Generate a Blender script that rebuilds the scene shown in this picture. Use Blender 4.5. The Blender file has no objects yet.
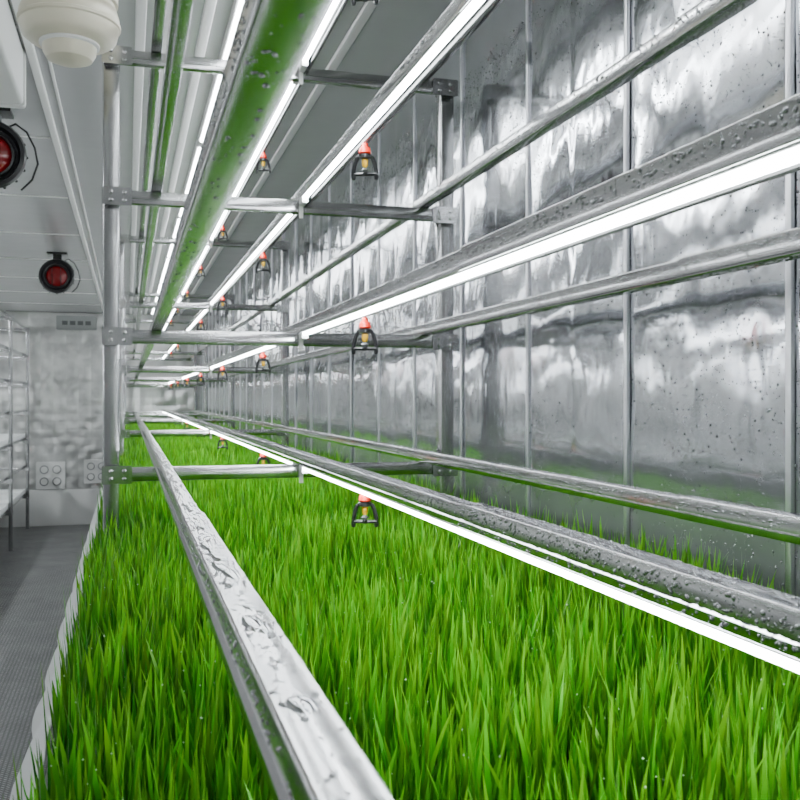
import bpy, math, random
import numpy as np
from mathutils import Vector, noise
random.seed(4); rng=np.random.default_rng(7)
H=1.6
FAR=12.45; FRONT=-1.3
scene=bpy.context.scene
col=scene.collection

# ------------------------------------------------------------ materials
def newmat(name):
    m=bpy.data.materials.new(name); m.use_nodes=True
    nt=m.node_tree; b=nt.nodes['Principled BSDF']
    return m,nt,b
def plain(name,c,rough=.5,metal=0,emit=None,es=0,bump=0,bscale=60):
    m,nt,b=newmat(name)
    b.inputs['Base Color'].default_value=(*c,1); b.inputs['Roughness'].default_value=rough
    b.inputs['Metallic'].default_value=metal
    if emit: 
        b.inputs['Emission Color'].default_value=(*emit,1); b.inputs['Emission Strength'].default_value=es
    tc=nt.nodes.new('ShaderNodeTexCoord')
    n=nt.nodes.new('ShaderNodeTexNoise'); n.inputs['Scale'].default_value=bscale
    nt.links.new(tc.outputs['Object'],n.inputs['Vector'])
    if bump>0:
        bp=nt.nodes.new('ShaderNodeBump'); bp.inputs['Strength'].default_value=bump; bp.inputs['Distance'].default_value=.002
        nt.links.new(n.outputs['Fac'],bp.inputs['Height']); nt.links.new(bp.outputs['Normal'],b.inputs['Normal'])
    mr=nt.nodes.new('ShaderNodeMapRange'); mr.inputs['To Min'].default_value=max(0,rough-.06); mr.inputs['To Max'].default_value=min(1,rough+.06)
    nt.links.new(n.outputs['Fac'],mr.inputs['Value']); nt.links.new(mr.outputs['Result'],b.inputs['Roughness'])
    return m
def steel(name,c0,c1,r0,r1,stretch=(1,1,1),scale=6,fine=.25,fd=.003,dark_refl_z=None):
    m,nt,b=newmat(name); N=nt.nodes; L=nt.links
    b.inputs['Metallic'].default_value=1
    tc=N.new('ShaderNodeTexCoord'); mp=N.new('ShaderNodeMapping'); mp.inputs['Scale'].default_value=stretch
    L.new(tc.outputs['Object'],mp.inputs['Vector'])
    n1=N.new('ShaderNodeTexNoise'); n1.inputs['Scale'].default_value=scale; n1.inputs['Detail'].default_value=4; n1.inputs['Roughness'].default_value=.55
    L.new(mp.outputs['Vector'],n1.inputs['Vector'])
    cr=N.new('ShaderNodeValToRGB'); cr.color_ramp.elements[0].position=.3; cr.color_ramp.elements[1].position=.7
    cr.color_ramp.elements[0].color=(*c0,1); cr.color_ramp.elements[1].color=(*c1,1)
    L.new(n1.outputs['Fac'],cr.inputs['Fac']); L.new(cr.outputs['Color'],b.inputs['Base Color'])
    mr=N.new('ShaderNodeMapRange'); mr.inputs['From Min'].default_value=.3; mr.inputs['From Max'].default_value=.7
    mr.inputs['To Min'].default_value=r0; mr.inputs['To Max'].default_value=r1
    L.new(n1.outputs['Fac'],mr.inputs['Value']); L.new(mr.outputs['Result'],b.inputs['Roughness'])
    if dark_refl_z is not None:  # paints the low wall's dull dark reflection into colour, metallic and roughness
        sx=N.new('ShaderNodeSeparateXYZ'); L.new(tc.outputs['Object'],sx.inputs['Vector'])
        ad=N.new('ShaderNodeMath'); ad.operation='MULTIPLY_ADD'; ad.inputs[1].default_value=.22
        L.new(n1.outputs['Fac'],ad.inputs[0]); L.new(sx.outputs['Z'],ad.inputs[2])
        ms_=N.new('ShaderNodeMapRange'); ms_.inputs['From Min'].default_value=dark_refl_z; ms_.inputs['From Max'].default_value=dark_refl_z+.26
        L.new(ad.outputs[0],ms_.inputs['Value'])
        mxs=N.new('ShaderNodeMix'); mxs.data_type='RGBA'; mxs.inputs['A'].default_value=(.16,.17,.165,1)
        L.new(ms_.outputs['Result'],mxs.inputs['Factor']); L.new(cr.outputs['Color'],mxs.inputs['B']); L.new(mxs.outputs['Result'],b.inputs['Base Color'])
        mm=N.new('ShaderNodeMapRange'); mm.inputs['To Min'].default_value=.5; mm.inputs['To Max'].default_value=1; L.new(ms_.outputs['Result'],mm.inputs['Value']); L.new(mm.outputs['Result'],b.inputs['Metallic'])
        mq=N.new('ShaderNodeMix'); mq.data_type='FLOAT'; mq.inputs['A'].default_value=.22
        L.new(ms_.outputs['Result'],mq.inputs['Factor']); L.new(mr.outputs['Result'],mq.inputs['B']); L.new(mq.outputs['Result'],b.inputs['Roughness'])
    n2=N.new('ShaderNodeTexNoise'); n2.inputs['Scale'].default_value=scale*4; n2.inputs['Detail'].default_value=2
    L.new(mp.outputs['Vector'],n2.inputs['Vector'])
    bp=N.new('ShaderNodeBump'); bp.inputs['Strength'].default_value=fine; bp.inputs['Distance'].default_value=fd
    L.new(n2.outputs['Fac'],bp.inputs['Height'])
    L.new(bp.outputs['Normal'],b.inputs['Normal'])
    return m

M_rail=steel('rail_stainless',(.43,.43,.43),(.53,.53,.53),.12,.19,(1,.10,1),10,.015,.002)
M_post=steel('post_stainless',(.36,.36,.365),(.48,.48,.48),.16,.28,(1,1,.2),12,.03,.002)
M_wall=steel('wall_stainless',(.50,.51,.535),(.64,.655,.68),.09,.18,(1,1.0,.6),3.0,.42,.006,dark_refl_z=H-.20)
M_wallfar=steel('wall_far_sheet',(.44,.44,.43),(.62,.62,.60),.3,.5,(1,1,1),5,.4)
M_seam=steel('seam_steel',(.60,.60,.63),(.72,.72,.75),.28,.40,(1,1,.3),9,.1)
M_white=plain('white_plastic',(.72,.72,.70),.4,bump=.15)
M_cream=plain('cream_plastic',(.62,.58,.45),.35,bump=.05)
M_black=plain('black_plastic',(.010,.010,.011),.3)
M_gasket=plain('seam_shadow_gap',(.34,.34,.35),.4,metal=.8)
M_red=plain('red_plastic',(.62,.020,.004),.45,emit=(.9,.03,.005),es=.03)  # faint red glow added to plastic that is no lamp
M_redlens=plain('red_lens',(.16,.004,.006),.12,emit=(.8,.01,.02),es=.02)
M_yellow=plain('yellow_plastic',(.72,.40,.006),.4)
M_grey=plain('grey_plastic',(.12,.125,.125),.45)
M_pipe=plain('dark_pipe',(.03,.031,.03),.5)
M_boxgrey=plain('box_grey',(.30,.31,.30),.5)
M_darkgrey=plain('dark_grey_panel',(.10,.105,.105),.5)
M_led=plain('led_emitter',(1,1,1),.5,emit=(.90,.96,1.0),es=70)
M_ceilglow=plain('ceiling_glow',(1,1,1),.5,emit=(.90,.96,1.0),es=66)
M_tray=plain('tray_liner_white',(.82,.83,.82),.45,bump=.3,bscale=30)
M_mat=plain('root_mat',(.015,.035,.006),.9,bump=1,bscale=80)

M_ceil,nt,b=newmat('ceiling_panel'); b.inputs['Base Color'].default_value=(.62,.62,.62,1)
b.inputs['Roughness'].default_value=.25; b.inputs['Metallic'].default_value=.35
tc=nt.nodes.new('ShaderNodeTexCoord'); n=nt.nodes.new('ShaderNodeTexNoise'); n.inputs['Scale'].default_value=3
nt.links.new(tc.outputs['Object'],n.inputs['Vector'])
bp=nt.nodes.new('ShaderNodeBump'); bp.inputs['Strength'].default_value=.3; bp.inputs['Distance'].default_value=.02
nt.links.new(n.outputs['Fac'],bp.inputs['Height']); nt.links.new(bp.outputs['Normal'],b.inputs['Normal'])
M_floor,nt,b=newmat('floor_checker_plate'); N=nt.nodes; L=nt.links
b.inputs['Metallic'].default_value=.3
tc=N.new('ShaderNodeTexCoord'); mp=N.new('ShaderNodeMapping'); mp.inputs['Rotation'].default_value=(0,0,math.radians(45)); mp.inputs['Scale'].default_value=(17,17,17)
L.new(tc.outputs['Object'],mp.inputs['Vector'])
v=N.new('ShaderNodeTexBrick'); v.inputs['Scale'].default_value=1; v.inputs['Mortar Size'].default_value=.12; v.inputs['Mortar Smooth'].default_value=.5
v.inputs['Color1'].default_value=(1,1,1,1); v.inputs['Color2'].default_value=(.6,.6,.6,1); v.inputs['Mortar'].default_value=(0,0,0,1)
L.new(mp.outputs['Vector'],v.inputs['Vector'])
mx=N.new('ShaderNodeMix'); mx.data_type='RGBA'; mx.inputs['A'].default_value=(.09,.09,.09,1); mx.inputs['B'].default_value=(.58,.58,.57,1)
L.new(v.outputs['Color'],mx.inputs['Factor']); L.new(mx.outputs['Result'],b.inputs['Base Color'])
nn=N.new('ShaderNodeTexNoise'); nn.inputs['Scale'].default_value=4; nn.inputs['Detail'].default_value=6; L.new(tc.outputs['Object'],nn.inputs['Vector'])
mr=N.new('ShaderNodeMapRange'); mr.inputs['To Min'].default_value=.2; mr.inputs['To Max'].default_value=.5
L.new(nn.outputs['Fac'],mr.inputs['Value']); L.new(mr.outputs['Result'],b.inputs['Roughness'])
bp=N.new('ShaderNodeBump'); bp.inputs['Strength'].default_value=.9; bp.inputs['Distance'].default_value=.005
L.new(v.outputs['Color'],bp.inputs['Height']); L.new(bp.outputs['Normal'],b.inputs['Normal'])
M_water=plain('water_droplet',(.32,.325,.33),.05,metal=.75)
M_puddle=plain('water_puddle',(.40,.41,.42),.06,metal=.9)
M_waterw=plain('condensation_droplet',(.20,.205,.215),.05,metal=.7)
M_dew=plain('dew_droplet',(.5,.75,.45),.07,metal=.3)
M_grass,nt,b=newmat('wheatgrass_blade'); N=nt.nodes; L=nt.links
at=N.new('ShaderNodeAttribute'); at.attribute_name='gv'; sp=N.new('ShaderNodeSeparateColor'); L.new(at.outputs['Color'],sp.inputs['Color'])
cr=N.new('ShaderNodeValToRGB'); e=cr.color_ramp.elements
e[0].position=0; e[0].color=(.004,.020,.001,1); e[1].position=1; e[1].color=(.145,.42,.009,1)  # ramp paints shade low between the blades, lit green at the tips
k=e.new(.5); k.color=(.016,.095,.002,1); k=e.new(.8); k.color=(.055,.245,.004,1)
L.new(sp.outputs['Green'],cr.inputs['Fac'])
hs=N.new('ShaderNodeHueSaturation'); L.new(cr.outputs['Color'],hs.inputs['Color'])
mr=N.new('ShaderNodeMapRange'); mr.inputs['To Min'].default_value=.4; mr.inputs['To Max'].default_value=1.35; L.new(sp.outputs['Red'],mr.inputs['Value']); L.new(mr.outputs['Result'],hs.inputs['Value'])
mr=N.new('ShaderNodeMapRange'); mr.inputs['To Min'].default_value=.492; mr.inputs['To Max'].default_value=.525; L.new(sp.outputs['Blue'],mr.inputs['Value']); L.new(mr.outputs['Result'],hs.inputs['Hue'])
L.new(hs.outputs['Color'],b.inputs['Base Color']); b.inputs['Roughness'].default_value=.34; b.inputs['Specular IOR Level'].default_value=.4
tr=N.new('ShaderNodeBsdfTranslucent'); L.new(hs.outputs['Color'],tr.inputs['Color'])
ms=N.new('ShaderNodeMixShader'); ms.inputs[0].default_value=.35
L.new(b.outputs[0],ms.inputs[1]); L.new(tr.outputs[0],ms.inputs[2]); L.new(ms.outputs[0],N['Material Output'].inputs['Surface'])

# ------------------------------------------------------------ mesh builder
class MB:
    def __init__(s): s.v=[]; s.f=[]; s.m=[]
    def add(s,vs,fs,mi=0):
        o=len(s.v); s.v+= [tuple(p) for p in vs]
        for f in fs: s.f.append([i+o for i in f]); s.m.append(mi)
    def box(s,x0,x1,y0,y1,z0,z1,mi=0):
        s.add([(x0,y0,z0),(x1,y0,z0),(x1,y1,z0),(x0,y1,z0),(x0,y0,z1),(x1,y0,z1),(x1,y1,z1),(x0,y1,z1)],
          [(3,2,1,0),(4,5,6,7),(0,1,5,4),(1,2,6,5),(2,3,7,6),(3,0,4,7)],mi)
    def extr(s,prof,axis,a0,a1,mi=0,segs=1,caps=True):
        n=len(prof); vs=[]
        for k in range(segs+1):
            a=a0+(a1-a0)*k/segs
            for (p,q) in prof:
                vs.append((p,a,q) if axis=='y' else ((a,p,q) if axis=='x' else (p,q,a)))
        fs=[]
        for k in range(segs):
            for i in range(n):
                j=(i+1)%n
                fs.append((k*n+i,(k+1)*n+i,(k+1)*n+j,k*n+j))
        if caps: fs.append(tuple(range(n))); fs.append(tuple(segs*n+i for i in reversed(range(n))))
        s.add(vs,fs,mi)
    def rev(s,c,prof,n=24,mi=0,axis='z'):
        vs=[]
        for r,h in prof:
            for i in range(n):
                a=2*math.pi*i/n; u=r*math.cos(a); w=r*math.sin(a)
                if axis=='z': vs.append((c[0]+u,c[1]+w,c[2]+h))
                elif axis=='y': vs.append((c[0]+u,c[1]+h,c[2]+w))
                else: vs.append((c[0]+h,c[1]+u,c[2]+w))
        fs=[]
        for k in range(len(prof)-1):
            for i in range(n):
                j=(i+1)%n; fs.append((k*n+i,k*n+j,(k+1)*n+j,(k+1)*n+i))
        fs.append(tuple(reversed(range(n)))); fs.append(tuple((len(prof)-1)*n+i for i in range(n)))
        s.add(vs,fs,mi)
    def tube(s,pts,r,n=8,mi=0):
        P=[Vector(p) for p in pts]; vs=[]
        for i,p in enumerate(P):
            t=(P[min(i+1,len(P)-1)]-P[max(i-1,0)]).normalized()
            a=t.cross(Vector((0,0,1))); 
            if a.length<.1: a=t.cross(Vector((0,1,0)))
            a.normalize(); bb=t.cross(a)
            for k in range(n):
                w=2*math.pi*k/n; vs.append(p+a*math.cos(w)*r+bb*math.sin(w)*r)
        fs=[]
        for i in range(len(P)-1):
            for k in range(n):
                j=(k+1)%n; fs.append((i*n+k,i*n+j,(i+1)*n+j,(i+1)*n+k))
        fs.append(tuple(reversed(range(n)))); fs.append(tuple((len(P)-1)*n+k for k in range(n)))
        s.add(vs,fs,mi)
    def build(s,name,mats,parent=None,smooth=True,loc=(0,0,0)):
        me=bpy.data.meshes.new(name); me.from_pydata(s.v,[],s.f)
        for m in mats: me.materials.append(m)
        me.polygons.foreach_set('material_index',s.m)
        me.update()
        import bmesh
        bm=bmesh.new(); bm.from_mesh(me); bmesh.ops.recalc_face_normals(bm,faces=bm.faces); bm.to_mesh(me); bm.free()
        if smooth: me.shade_smooth(); me.set_sharp_from_angle(angle=math.radians(38))
        o=bpy.data.objects.new(name,me); o.location=loc; col.objects.link(o)
        if parent: o.parent=parent
        return o
def empty(name):
    e=bpy.data.objects.new(name,None); e.empty_display_size=.1; col.objects.link(e); return e
def rr(x0,x1,z0,z1,r=.004,n=3):
    pts=[]
    for cx,cz,a0 in ((x1-r,z0+r,-90),(x1-r,z1-r,0),(x0+r,z1-r,90),(x0+r,z0+r,180)):
        for i in range(n+1):
            a=math.radians(a0+90*i/n); pts.append((cx+r*math.cos(a),cz+r*math.sin(a)))
    return pts
def railprof(x0,x1,z0,z1,r=.0022):
    zm=z0+(z1-z0)*.36; g=.003
    pts=[]
    def arc(cx,cz,a0,n=3):
        for i in range(n+1):
            a=math.radians(a0+90*i/n); pts.append((cx+r*math.cos(a),cz+r*math.sin(a)))
    arc(x1-r,z0+r,-90); pts.append((x1,zm-.002)); pts.append((x1-g,zm)); 
    arc(x1-g-r,z1-r,0); arc(x0+g+r,z1-r,90)
    pts.append((x0+g,zm)); pts.append((x0,zm-.002)); arc(x0+r,z0+r,180)
    return pts

# ------------------------------------------------------------ room
XW=.90; XL=-2.1; ZC=H+1.08
mb=MB(); mb.box(XL-.1,XW+.1,FRONT-.1,FAR+.1,-.08,0); mb.build('floor',[M_floor],smooth=False)
mb=MB(); mb.box(XL-.1,XW+.1,FRONT-.1,FAR+.1,ZC,ZC+.08); mb.build('ceiling',[M_ceil],smooth=False)
ny=1100; nz=110; me=bpy.data.meshes.new('wall_right')
ys=np.linspace(FRONT,FAR,ny); zs=np.linspace(0,ZC,nz); vs=[]
P0=1.11; PW=.45
prand=[random.uniform(-1,1) for _ in range(80)]
for y in ys:
    ph=((y-P0)/PW)%1.0; k=math.floor((y-P0)/PW); sp_=math.sin(math.pi*ph)
    ph2=((y-P0)/(PW/2))%1.0; s2=math.sin(math.pi*ph2); k2=math.floor((y-P0)/(PW/2))
    tilt=prand[(k+20)%80]*.005*(ph-.5)+prand[(k2+30)%80]*.0022*(ph2-.5)
    for z in zs:
        d=.0026*sp_**.7+.0014*s2**.7+tilt
        d+=.0032*noise.noise(Vector((y*3.0,z*1.7,k*3.7)))*sp_+.0022*noise.noise(Vector((y*7,z*6.5,3.1)))+.0007*noise.noise(Vector((y*16,z*15,7.7)))
        zz=z+.03*noise.noise(Vector((k*1.7,z*2,0)))
        d+=.0038*math.exp(-(((zz%.27)-.135)/.018)**2)*s2*(.45+noise.noise(Vector((k2*2.3,z*2,5))))
        vs.append((XW-d+.004,y,z))
fs=[(i*nz+j,i*nz+j+1,(i+1)*nz+j+1,(i+1)*nz+j) for i in range(ny-1) for j in range(nz-1)]
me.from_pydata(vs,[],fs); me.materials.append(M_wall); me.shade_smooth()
o=bpy.data.objects.new('wall_right',me); col.objects.link(o)
so=o.modifiers.new('thickness','SOLIDIFY'); so.thickness=.06; so.offset=-1
mb=MB(); y=P0-PW*5
while y<FAR:
    if y>FRONT+.02:
        mb.extr(rr(XW-.003,XW+.004,y-.006,y+.006,.001,2),'z',.01,ZC-.001,0)
        mb.extr(rr(XW-.0015,XW+.004,y+.0062,y+.0080,.0008,2),'z',.01,ZC-.001,1)
    y+=PW
mb.build('trim_1',[M_seam,M_gasket])
mb=MB(); mb.box(XL-.06,XL,FRONT,FAR,0,ZC); mb.build('wall_left',[M_wallfar],smooth=False)
mb=MB(); mb.box(XL,XW,FRONT-.06,FRONT,0,ZC); mb.build('wall_front',[M_ceil],smooth=False)
me=bpy.data.meshes.new('wall_far'); nx=300; nz2=240; vs=[]
for x in np.linspace(XL,XW,nx):
    for z in np.linspace(0,ZC,nz2):
        px=(x/.15)%1; pz=(z/.10)%1
        d=.006*(math.sin(math.pi*px))**.5*(.6+.4*math.sin(math.pi*pz)**.5)+.007*noise.noise(Vector((x*9,z*9,1)))
        vs.append((x,FAR-d,z))
fs=[(i*nz2+j,(i+1)*nz2+j,(i+1)*nz2+j+1,i*nz2+j+1) for i in range(nx-1) for j in range(nz2-1)]
me.from_pydata(vs,[],fs); me.materials.append(M_wallfar); me.shade_smooth()
o=bpy.data.objects.new('wall_far',me); col.objects.link(o)
so=o.modifiers.new('thickness','SOLIDIFY'); so.thickness=.06; so.offset=-1
mb=MB(); mb.extr(rr(FAR-.05,FAR-.02,0,.45,.006),'x',XL,-.12); mb.build('baseboard_far',[M_white])
mb=MB(); mb.extr(rr(-.30,-.275,ZC-.02,ZC,.004),'y',FRONT,FAR-.02); mb.extr(rr(-.245,-.235,ZC-.008,ZC,.002),'y',FRONT,FAR-.02)
for i,x in enumerate((.02,.09,.14,.2,.36,.43,.5,.62)): mb.extr(rr(x,x+.03,ZC-.014,ZC,.004),'y',FRONT,FAR-.02)
for k in range(11): mb.extr(rr(FRONT+.6+k*1.2,FRONT+.612+k*1.2,ZC-.006,ZC,.002),'x',XL+.01,-.31)
mb.build('trim_2',[M_white])
mb=MB(); mb.extr(rr(-.78,-.31,H+.905,ZC,.012),'y',-.8,3.1,0)
mb.extr(rr(-.785,-.305,H+.90,ZC-.001,.012),'y',3.08,3.11,0); mb.extr(rr(-.785,-.305,H+.90,ZC-.001,.012),'y',1.2,1.24,0)
for k in range(6): mb.box(-.72,-.38,3.11,3.116,H+.93+k*.02,H+.94+k*.02,1)
mb.build('air_duct',[M_white,M_grey])

# ------------------------------------------------------------ racks
LV=[-1.205,-.866,-.530,-.187,.150,.490,.832]
PY=[-.3,2.4,5.1,7.8,10.5,12.2]
def rack(name,xa,rails,xb):
    root=empty(name)
    mb=MB()
    for y in PY:
        for xc in (xa,xb):
            mb.extr(rr(xc-.019,xc+.019,y-.019,y+.019,.004),'z',0.0,H+.862)
            mb.box(xc-.035,xc+.035,y-.035,y+.035,0,.006)
    mb.build(name+'_posts',[M_post],root)
    mb=MB()
    for y in PY:
        for z in LV:
            zc=H+z
            mb.extr(rr(y-.0405,y-.0195,zc-.017,zc+.017,.003),'x',min(xa,xb)-.02,max(xa,xb)+.02,0)
            mb.extr(rr(y-.0425,y-.040,zc-.004,zc+.0,.0008,1),'x',min(xa,xb)-.018,max(xa,xb)+.018,0)
            for xc in (xa,xb):
                s=1 if xc==min(xa,xb) else -1
                mb.extr(rr(min(xc-.021,xc+s*.05),max(xc+.021,xc+s*.05),zc-.022,zc+.022,.004),'y',y-.0455,y-.0425,0)
                for q in (-.012,.012):
                    for w in (0,.035):
                        mb.rev((xc+s*w*.9,y-.0455,zc+q*.8),[(.005,0),(.005,-.003),(.003,-.0045)],8,0,'y')
                mb.box(xc-.021,xc+.021,y+.019,y+.022,zc-.02,zc+.02,0)
    mb.build(name+'_crossbars',[M_rail],root)
    mb=MB()
    for z in LV:
        z0=H+z+.017
        for i,(x0,x1) in enumerate(rails):
            if name=='plant_rack' and i==0 and z>0: x0-=.006; x1-=.009
            mb.extr(railprof(x0,x1,z0,z0+.030),'y',1.151,12.3,0,segs=8)
            mb.extr(railprof(x0-.002,x1+.002,z0,z0+.032),'y',-.76,1.15,0)
            for yj in (5.9,9.2): mb.extr(railprof(x0-.002,x1+.002,z0-.001,z0+.032),'y',yj,yj+.2,0)
    mb.build(name+'_rails',[M_rail],root)
    return root
RX=[(.060,.090),(.418,.450),(.745,.772)]
R=rack('plant_rack',-.040,RX,.83)
R2=rack('plant_rack.001',-1.18,[(-1.225,-1.20),(-1.6,-1.57),(-1.95,-1.92)],-2.0)
mb=MB()
for z in LV[2:]:
    zz=H+z+.017-.0055
    mb.tube([(.4435,-.7,zz),(.4435,3,zz),(.4435,7,zz),(.4435,12.2,zz)],.005,8,0)
mb.build('sprinkler_pipes',[M_pipe],R)
mb=MB()
for z in LV[3:]:
    for y in PY:
        zc=H+z
        for s in (-1,1):
            yy=y-.03+s*.028
            mb.extr(rr(.417,.433,zc-.002,zc+.017,.004),'y',min(yy,yy+s*.045),max(yy,yy+s*.045),0)
        mb.box(.420,.430,y-.05,y-.043,zc-.03,zc-.0,0)
mb.build('led_connectors',[M_white],R)
def leds(name,xs,zs_,parent=None):
    mb=MB()
    for x in xs:
        for z in zs_:
            for a,bb in zip(PY[:-1],PY[1:]):
                y0=a+.045; y1=bb-.105
                n=max(2,int((y1-y0)/.4))
                mb.extr(rr(x-.006,x+.006,z-.003,z,.001,1),'y',y0,y1,1)
                prof=[(x+.0055,z-.003),(x+.0055,z-.007),(x+.003,z-.0105),(x-.003,z-.0105),(x-.0055,z-.007),(x-.0055,z-.003)]
                mb.extr(prof[::-1],'y',y0,y1,0,segs=n)
    return mb.build(name,[M_led,M_white],parent)
for z in LV[3:]:
    leds('aisle_fill_strip',[.425],[H+z+.017])
for z in (LV[2],LV[4],LV[6]): leds('aisle_fill_strip',[-1.585],[H+z+.017])  # strips added inside the left rack to brighten the aisle
mb=MB()
for k in range(8):  # glowing strips added for a bright line on the ceiling and extra light
    y0=-.9+k*1.62
    mb.extr(rr(.275,.305,ZC-.03,ZC,.004),'y',y0,y0+1.55,1)
    mb.extr([(.297,ZC-.03),(.294,ZC-.037),(.286,ZC-.037),(.283,ZC-.03)],'y',y0+.02,y0+1.53,0,segs=4)
mb.build('ceiling_glow_strip',[M_ceilglow,M_white])

# ------------------------------------------------------------ sprinklers
def sprinkler(x,y,ztop):
    mb=MB()
    mb.rev((0,0,0),[(.005,0),(.005,-.006),(.0085,-.008),(.0105,-.018),(.0085,-.020)],14,0)
    mb.rev((0,0,-.020),[(.007,0),(.0105,-.002),(.0105,-.008),(.006,-.010)],14,1)
    mb.rev((0,0,-.029),[(.004,0),(.0052,-.003),(.0048,-.012),(.003,-.016)],12,2)
    mb.rev((0,0,-.044),[(.002,0),(.0035,-.003),(.0065,-.006),(.004,-.009),(.0025,-.012)],12,3)
    for s in (-1,1):
        mb.tube([(s*.006,0,-.023),(s*.0125,0,-.028),(s*.0155,0,-.037),(s*.0185,0,-.052),(s*.0185,0,-.062)],.0038,6,1)
        mb.rev((s*.0185,0,-.060),[(.0038,0),(.004,-.003),(.0028,-.008)],8,1)
    mb.tube([(-.0185,0,-.058),(-.008,0,-.0575),(.008,0,-.0575),(.0185,0,-.058)],.0036,6,1)
    mb.rev((0,0,-.054),[(.004,0),(.0055,-.002),(.0045,-.007)],10,1)
    o=mb.build('micro_sprinkler',[M_red,M_black,M_yellow,M_grey],loc=(x,y,ztop))
    o.scale=(1.2,1.2,1.05)
    o.rotation_euler=(0,0,math.radians(-12+random.uniform(-12,12))); return o
for z in LV[3:]:
    for k in range(8):
        sprinkler(.4435,.27 if k==0 else 1.76+1.42*(k-1),H+z+.017-.0105)

# ------------------------------------------------------------ ceiling lamp
mb=MB(); c=(-.124,2.18,H+.738)
mb.rev(c,[(.001,0),(.028,.002),(.048,.010),(.056,.024),(.058,.040),(.060,.045),(.088,.050),(.100,.060),(.106,.085),(.106,.105),(.100,.125),(.097,.128),(.097,.135),(.103,.138),(.104,.175),(.09,.195),(.06,.205),(.03,.21),(.028,.342)],44,0)
mb.rev((c[0],c[1],c[2]+.038),[(.059,0),(.064,.003),(.064,.007),(.060,.010)],44,1)
mb.rev((c[0],c[1],c[2]+.082),[(.105,0),(.109,.003),(.109,.009),(.105,.012)],44,0)
mb.build('ceiling_lamp',[M_cream,M_white])

# ------------------------------------------------------------ red lamps
def redlamp(x,y,z):
    root=empty('red_warning_lamp'); root.location=(x,y,z)
    mb=MB()
    mb.rev((0,0,0),[(.05,.12),(.08,.11),(.10,.07),(.118,.03),(.125,.0),(.128,-.02),(.122,-.035),(.108,-.038),(.098,-.018),(.09,-.016),(.086,-.03),(.078,-.032),(.074,-.012)],36,0,'y')
    for k in range(16):
        a=2*math.pi*k/16; mb.tube([(.085*math.cos(a),.1,.085*math.sin(a)),(.126*math.cos(a),.0,.126*math.sin(a))],.006,6,0)
    for dx in (-.03,.03):
        hh=math.sqrt(.08**2-dx**2); mb.tube([(dx,-.026,-hh),(dx,-.05,-hh*.5),(dx,-.055,0),(dx,-.05,hh*.5),(dx,-.026,hh)],.0028,6,0)
    top=ZC-z
    mb.box(-.03,.03,.02,.07,.10,top,0); mb.box(-.07,.07,-.01,.10,top-.012,top,0)
    mb.build('housing',[M_black],root)
    mb=MB(); mb.rev((0,0,0),[(.076,-.012),(.072,-.022),(.055,-.035),(.03,-.043),(.002,-.046)],30,0,'y'); 
    mb.build('lens',[M_redlens],root)
    mb=MB(); mb.tube([(.03,.08,top-.06),(.08,.06,top-.04),(.12,.05,top-.07),(.15,.05,top-.13),(.16,.05,top-.19),(.14,.05,top-.25),(.10,.06,top-.29)],.004,8,0)
    mb.build('cable',[M_black],root)
redlamp(-.49,3.74,H+.90); redlamp(-.506,7.33,H+.90)

# ------------------------------------------------------------ far wall things
def vent(x,z,s):
    mb=MB(); y=FAR-.021
    mb.extr(rr(x-s/2,x+s/2,z-s/2,z+s/2,.012),'y',y-.04,y,0)
    for sx in (-1,1):
        for sz in (-1,1):
            cx=x+sx*s*.22; cz=z+sz*s*.22
            mb.rev((cx,y-.04,cz),[(s*.16,0),(s*.16,-.008),(s*.14,-.01),(s*.135,-.002)],20,1,'y')
            mb.rev((cx,y-.044,cz),[(s*.12,0),(s*.12,-.006),(s*.03,-.008)],14,0,'y')
    mb.build('exhaust_vent',[M_white,M_boxgrey])
vent(-.93,H-.97,.34); vent(-.385,H-.93,.30)
mb=MB(); y=FAR-.021
mb.extr(rr(-.86,-.38,H+.86,H+1.03,.01),'y',y-.09,y,0)
mb.extr(rr(-.83,-.41,H+.885,H+1.0,.006),'y',y-.095,y-.09,0)
for k in range(4): mb.box(-.79+k*.092,-.725+k*.092,y-.099,y-.095,H+.915,H+.965,1)
mb.build('emergency_exit_light',[M_boxgrey,M_darkgrey])

# ------------------------------------------------------------ trays + grass
TX0,TX1=-.090,.868
gaps=[(-.62,-.345)]+[(PY[i]+.025,PY[i+1]-.05) for i in range(len(PY)-1)]
ZT=H-.483
def tray(x0,x1,z0,segs):
    mb=MB()
    for a,bb in segs:
        n=max(1,round((bb-a)/.9)); w=(bb-a)/n
        for i in range(n):
            p=a+i*w+.002; q=a+(i+1)*w-.002
            mb.extr(rr(x0,x1,z0,z0+.008,.003,2),'y',p,q,0)
            mb.extr(rr(x0,x0+.006,z0,z0+.055,.002,2),'y',p,q,0); mb.extr(rr(x1-.006,x1,z0,z0+.055,.002,2),'y',p,q,0)
            mb.box(x0,x1,p,p+.005,z0,z0+.05,0); mb.box(x0,x1,q-.005,q,z0,z0+.05,0)
    return mb
G=empty('wheatgrass_tray')
mb=tray(TX0,TX1,ZT,gaps); mb.build('trays',[M_tray],G)
mb=MB()
for a,bb in gaps: mb.box(TX0+.007,TX1-.007,a+.008,bb-.008,ZT+.009,ZT+.03)
mb.build('root_mat',[M_mat],G,smooth=False)
vs=[];fs=[]
Y=np.arange(-.6,12.1,.012); rows=9
for i,y in enumerate(Y):
    s=abs(math.sin(y*math.pi/.27+.6*noise.noise(Vector((y*1.3,0,0)))))
    hang=.045+.075*s**.6
    for r in range(rows):
        t=r/(rows-1)
        bx=.002+.046*math.sin(math.pi*min(1,t*1.05)*.6)*(.30+.70*s)+.004*noise.noise(Vector((y*14,t*2,0)))
        vs.append((TX0-bx,y,ZT+.080-(hang)*t))
n=len(Y)
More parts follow.
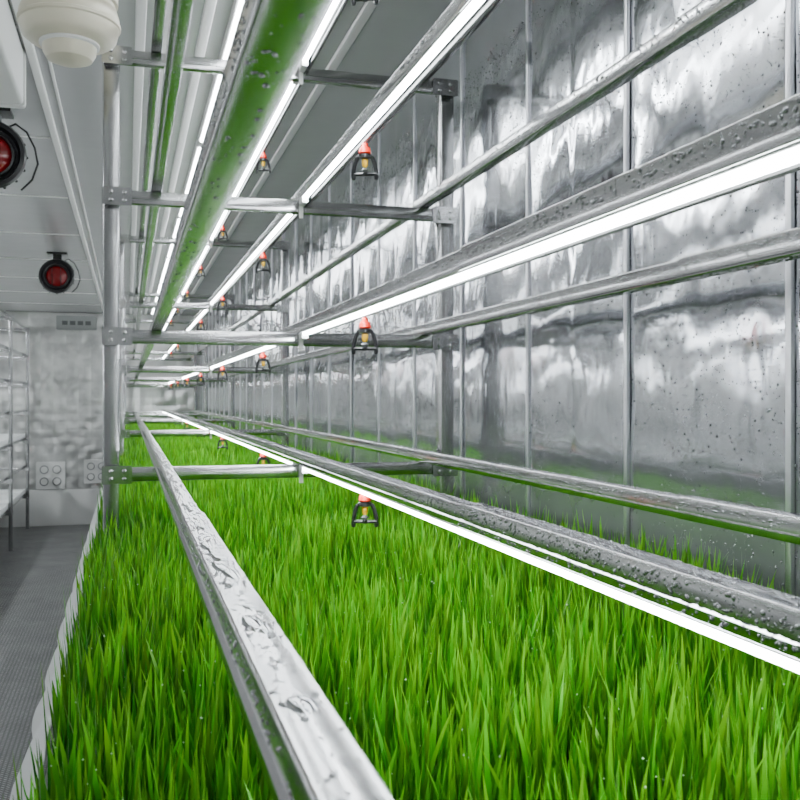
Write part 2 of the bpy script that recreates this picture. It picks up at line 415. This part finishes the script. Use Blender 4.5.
fs=[(i*rows+r,(i+1)*rows+r,(i+1)*rows+r+1,i*rows+r+1) for i in range(n-1) for r in range(rows-1)]
me=bpy.data.meshes.new('liner'); me.from_pydata(vs,[],fs); me.materials.append(M_tray); me.shade_smooth()
o=bpy.data.objects.new('liner',me); col.objects.link(o); o.parent=G; o.modifiers.new('t','SOLIDIFY').thickness=.0015

def blades(name,x,y,h,w,zb,parent):
    n=len(x); T=np.array([0,.35,.65,.86,1.0]); W=np.array([.75,1,.97,.70,.05])
    phi=rng.uniform(0,2*np.pi,n); la=rng.uniform(0,2*np.pi,n)
    lm=np.abs(rng.normal(.05,.06,n)); cm=np.abs(rng.normal(.04,.07,n))
    dx=np.cos(la); dy=np.sin(la)
    vs=np.zeros((n,5,2,3)); 
    for k in range(5):
        t=T[k]; off=h*(lm*t+cm*t**2.2)
        cx=x+dx*off; cy=y+dy*off; cz=zb+h*t*np.sqrt(np.clip(1-(lm+cm*t)**2*.6,.3,1))
        ph=phi+.6*t
        sx=np.cos(ph)*w*W[k]/2; sy=np.sin(ph)*w*W[k]/2
        vs[:,k,0]=np.stack([cx-sx,cy-sy,cz],1); vs[:,k,1]=np.stack([cx+sx,cy+sy,cz],1)
    q0=TX0+.014
    vs[...,0]=np.where(vs[...,0]<q0,q0+.35*(vs[...,0]-q0),vs[...,0])
    vs[...,0]=np.minimum(vs[...,0],.880)
    V=vs.reshape(-1,3).astype(np.float32)
    q=np.array([[2*k,2*k+1,2*k+3,2*k+2] for k in range(4)])
    F=(np.arange(n)[:,None,None]*10+q[None]).reshape(-1)
    me=bpy.data.meshes.new(name); me.vertices.add(n*10); me.vertices.foreach_set('co',V.ravel())
    me.loops.add(len(F)); me.loops.foreach_set('vertex_index',F.astype(np.int32))
    me.polygons.add(n*4); me.polygons.foreach_set('loop_start',np.arange(0,len(F),4,dtype=np.int32))
    me.polygons.foreach_set('use_smooth',np.ones(n*4,dtype=bool))
    me.update(calc_edges=True); me.validate()
    at=me.color_attributes.new('gv','FLOAT_COLOR','POINT')
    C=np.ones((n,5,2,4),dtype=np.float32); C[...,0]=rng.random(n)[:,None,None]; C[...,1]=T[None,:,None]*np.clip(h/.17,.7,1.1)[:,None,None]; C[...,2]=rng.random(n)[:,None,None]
    at.data.foreach_set('color',C.ravel())
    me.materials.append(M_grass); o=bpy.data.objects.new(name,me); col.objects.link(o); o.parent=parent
    return vs
def field(y0,y1,dens,wm,name):
    n=int((y1-y0)*(TX1-TX0)*dens)
    x=rng.uniform(TX0+.020,TX1-.010,n); y=rng.uniform(y0,y1,n)
    keep=np.zeros(n,bool)
    for a,bb in gaps: keep|=(y>a+.01)&(y<bb-.01)
    cl=np.sin(x*37+2*np.sin(y*11))*np.sin(y*31+2*np.cos(x*17))
    keep&=rng.random(n)<(.80+.20*cl)
    x=x[keep];y=y[keep];cl=cl[keep];n=len(x)
    h=.153+.020*rng.normal(size=n)+.014*cl+.010*np.sin(x*9+y*5)
    h*=np.where(rng.random(n)<.02,1.15,1); h=np.clip(h,.08,.205)
    h+=.034*np.clip((x-.60)/.17,0,1)
    w=wm*rng.uniform(.7,1.25,n)
    return blades(name,x,y,h,w,ZT+.03,G)
A=field(-.6,1.7,17500,.0052,'blades_near')
field(1.7,3.6,12500,.0056,'blades_mid')
field(3.6,6.5,8000,.0068,'blades_back')
field(6.5,12.1,4500,.0095,'blades_far')

T=empty('seedling_tray')
mb=tray(TX0+.07,TX1-.06,H+LV[1]+.0475,gaps); mb.build('trays_lower',[M_tray],T)
T=empty('seedling_tray')
for i,z in enumerate((LV[2],LV[0])):
    mb=tray(-1.97,-1.20,H+z+.0475,gaps); mb.build('trays_shelf_%d'%i,[M_tray],T)

# ------------------------------------------------------------ droplets
def hemi(nseg=8,nr=3):
    v=[];f=[]
    for r in range(nr):
        a=math.pi/2*r/nr
        for i in range(nseg):
            w=2*math.pi*i/nseg; v.append((math.cos(a)*math.cos(w),math.cos(a)*math.sin(w),math.sin(a)))
    v.append((0,0,1))
    for r in range(nr-1):
        for i in range(nseg): j=(i+1)%nseg; f.append((r*nseg+i,r*nseg+j,(r+1)*nseg+j,(r+1)*nseg+i))
    for i in range(nseg): f.append(((nr-1)*nseg+i,(nr-1)*nseg+(i+1)%nseg,nr*nseg))
    return np.array(v),f
HV,HF=hemi()
DV=[];DF=[];off=0
def drops(pos,rad,nrm,ey=1.0,flat=.5):
    global off
    n=len(pos); nrm=np.array(nrm,float)
    a=np.cross([0,1,0],nrm); bvec=np.array([0,1.,0])
    eyv=np.broadcast_to(ey,(n,)) 
    v=pos[:,None,:]+rad[:,None,None]*(HV[None,:,0:1]*a*-1+HV[None,:,1:2]*bvec*eyv[:,None,None]+HV[None,:,2:3]*nrm*flat)
    DV.append(v.reshape(-1,3))
    for i in range(n):
        o=off+i*len(HV); DF.extend([[k+o for k in reversed(f)] for f in HF])
    off+=n*len(HV)
def U(a,b,n): return rng.uniform(a,b,n)
def rad(n,lo,hi,p=2.5): return lo+(hi-lo)*rng.random(n)**p
def flush(name,mat,parent=None):
    global DV,DF,off
    me=bpy.data.meshes.new(name); me.from_pydata(np.concatenate(DV).tolist(),[],DF); me.shade_smooth(); me.materials.append(mat)
    o=bpy.data.objects.new(name,me); col.objects.link(o)
    if parent: o.parent=parent
    DV=[];DF=[];off=0
W=empty('water_droplets')
zt=H+LV[3]+.017
def topdrops(x0,x1,y0,y1,z,n,lo=.0008,hi=.0028):
    drops(np.stack([U(x0,x1,n),U(y0,y1,n),np.full(n,z)],1),rad(n,lo,hi),(0,0,1),flat=.55)
def sidedrops(x,y0,y1,z0,z1,n,lo=.0008,hi=.0025):
    drops(np.stack([np.full(n,x),U(y0,y1,n),U(z0,z1,n)],1),rad(n,lo,hi),(-1,0,0),flat=.7)
topdrops(.065,.086,.2,1.15,zt+.032,420,lo=.0006,hi=.0022); topdrops(.066,.084,1.15,2.6,zt+.030,380)
topdrops(.422,.446,.3,1.15,zt+.032,520); topdrops(.424,.444,1.15,2.6,zt+.030,500)
sidedrops(.419,.3,1.15,zt+.014,zt+.028,560); sidedrops(.421,1.15,2.6,zt+.013,zt+.027,560)
sidedrops(.416,.3,1.15,zt+.003,zt+.009,260)
sidedrops(.061,.2,1.15,zt+.014,zt+.027,300,lo=.0006,hi=.0018); 
sidedrops(.748,1.15,2.6,zt+.013,zt+.027,520); topdrops(.752,.765,1.15,2.6,zt+.030,400)
sidedrops(.746,.6,1.15,zt+.014,zt+.028,280)
for z in LV[4:6]:
    z0=H+z+.017
    sidedrops(.419,.5,1.15,z0+.014,z0+.028,380); sidedrops(.421,1.15,2.6,z0+.013,z0+.027,420)
    sidedrops(.055,.4,1.15,z0+.014,z0+.027,150,hi=.0018); sidedrops(.052,.4,1.15,z0+.003,z0+.009,120,hi=.0018); sidedrops(.057,1.15,2.4,z0+.013,z0+.026,150)
    sidedrops(.748,1.15,2.8,z0+.013,z0+.027,600); sidedrops(.746,.6,1.15,z0+.014,z0+.028,380)
    n=260; drops(np.stack([U(.057,.079,n),U(.4,2.3,n),np.full(n,z0)],1),rad(n,.0007,.0020),(0,0,-1),flat=.7)
    n=300; drops(np.stack([U(.75,.768,n),U(.8,2.3,n),np.full(n,z0)],1),rad(n,.0010,.0028),(0,0,-1),flat=.7)
for xc in (-.040,.83):
    n=260; drops(np.stack([np.full(n,xc-.019),U(2.385,2.415,n),H+U(-.25,.85,n)],1),rad(n,.0010,.0024),(-1,0,0),flat=.8)
flush('rail_beads',M_water,W)
n=34; pu=np.stack([U(.072,.079,n),np.sort(U(.30,2.2,n)),np.full(n,zt+.030)],1); pu[pu[:,1]<1.15,2]+=.002
drops(pu,U(.004,.009,n),(0,0,1),ey=U(1.0,4.5,n),flat=.20)
flush('rail_puddles',M_puddle,W)
n=34000
yy=U(.7,4.2,n); zz=H+U(-.30,.90,n); msk=np.array([noise.noise(Vector((a*2.0,b*2.0,5)))+.5*noise.noise(Vector((a*7,b*5,1))) for a,b in zip(yy,zz)])>rng.uniform(-.40,.42,n)
yy=yy[msk];zz=zz[msk]
wv=np.array([v.co.x for v in bpy.data.objects['wall_right'].data.vertices]).reshape(ny,nz)
fy=(yy-FRONT)/(FAR-FRONT)*(ny-1); fz=zz/ZC*(nz-1); iy=fy.astype(int); iz=fz.astype(int); ty=fy-iy; tz=fz-iz
wx=(wv[iy,iz]*(1-ty)*(1-tz)+wv[iy+1,iz]*ty*(1-tz)+wv[iy,iz+1]*(1-ty)*tz+wv[iy+1,iz+1]*ty*tz)
drops(np.stack([wx,yy,zz],1),rad(len(yy),.0009,.0026,3),(-1,0,0),flat=.7)
flush('wall_beads',M_waterw,W)
tips=A[:,3,0,:]; sel=rng.random(len(tips))<.06; tp=tips[sel]
ic=np.array([(0,0,1),(1,0,0),(0,1,0),(-1,0,0),(0,-1,0),(0,0,-1)],float)
icf=[(0,1,2),(0,2,3),(0,3,4),(0,4,1),(5,2,1),(5,3,2),(5,4,3),(5,1,4)]
rr_=U(.0008,.0016,len(tp)); v=(tp[:,None,:]+rr_[:,None,None]*ic[None]).reshape(-1,3)
f=[[k+6*i for k in t] for i in range(len(tp)) for t in icf]
me=bpy.data.meshes.new('dew'); me.from_pydata(v.tolist(),[],f); me.shade_smooth(); me.materials.append(M_dew)
o=bpy.data.objects.new('dew',me); col.objects.link(o); o.parent=G

# ------------------------------------------------------------ world + camera
w=bpy.data.worlds.new('w'); scene.world=w; w.use_nodes=True
w.node_tree.nodes['Background'].inputs[0].default_value=(.6,.65,.7,1); w.node_tree.nodes['Background'].inputs[1].default_value=.3
cam=bpy.data.cameras.new('cam'); cam.sensor_width=36; cam.lens=930/800*36; cam.clip_start=.01; cam.shift_y=-.0025
cam.dof.use_dof=True; cam.dof.focus_distance=1.5; cam.dof.aperture_fstop=22
co=bpy.data.objects.new('camera',cam); col.objects.link(co); co.location=(0,0,H); co.rotation_euler=(math.radians(90),0,-math.atan(272/930))
scene.camera=co
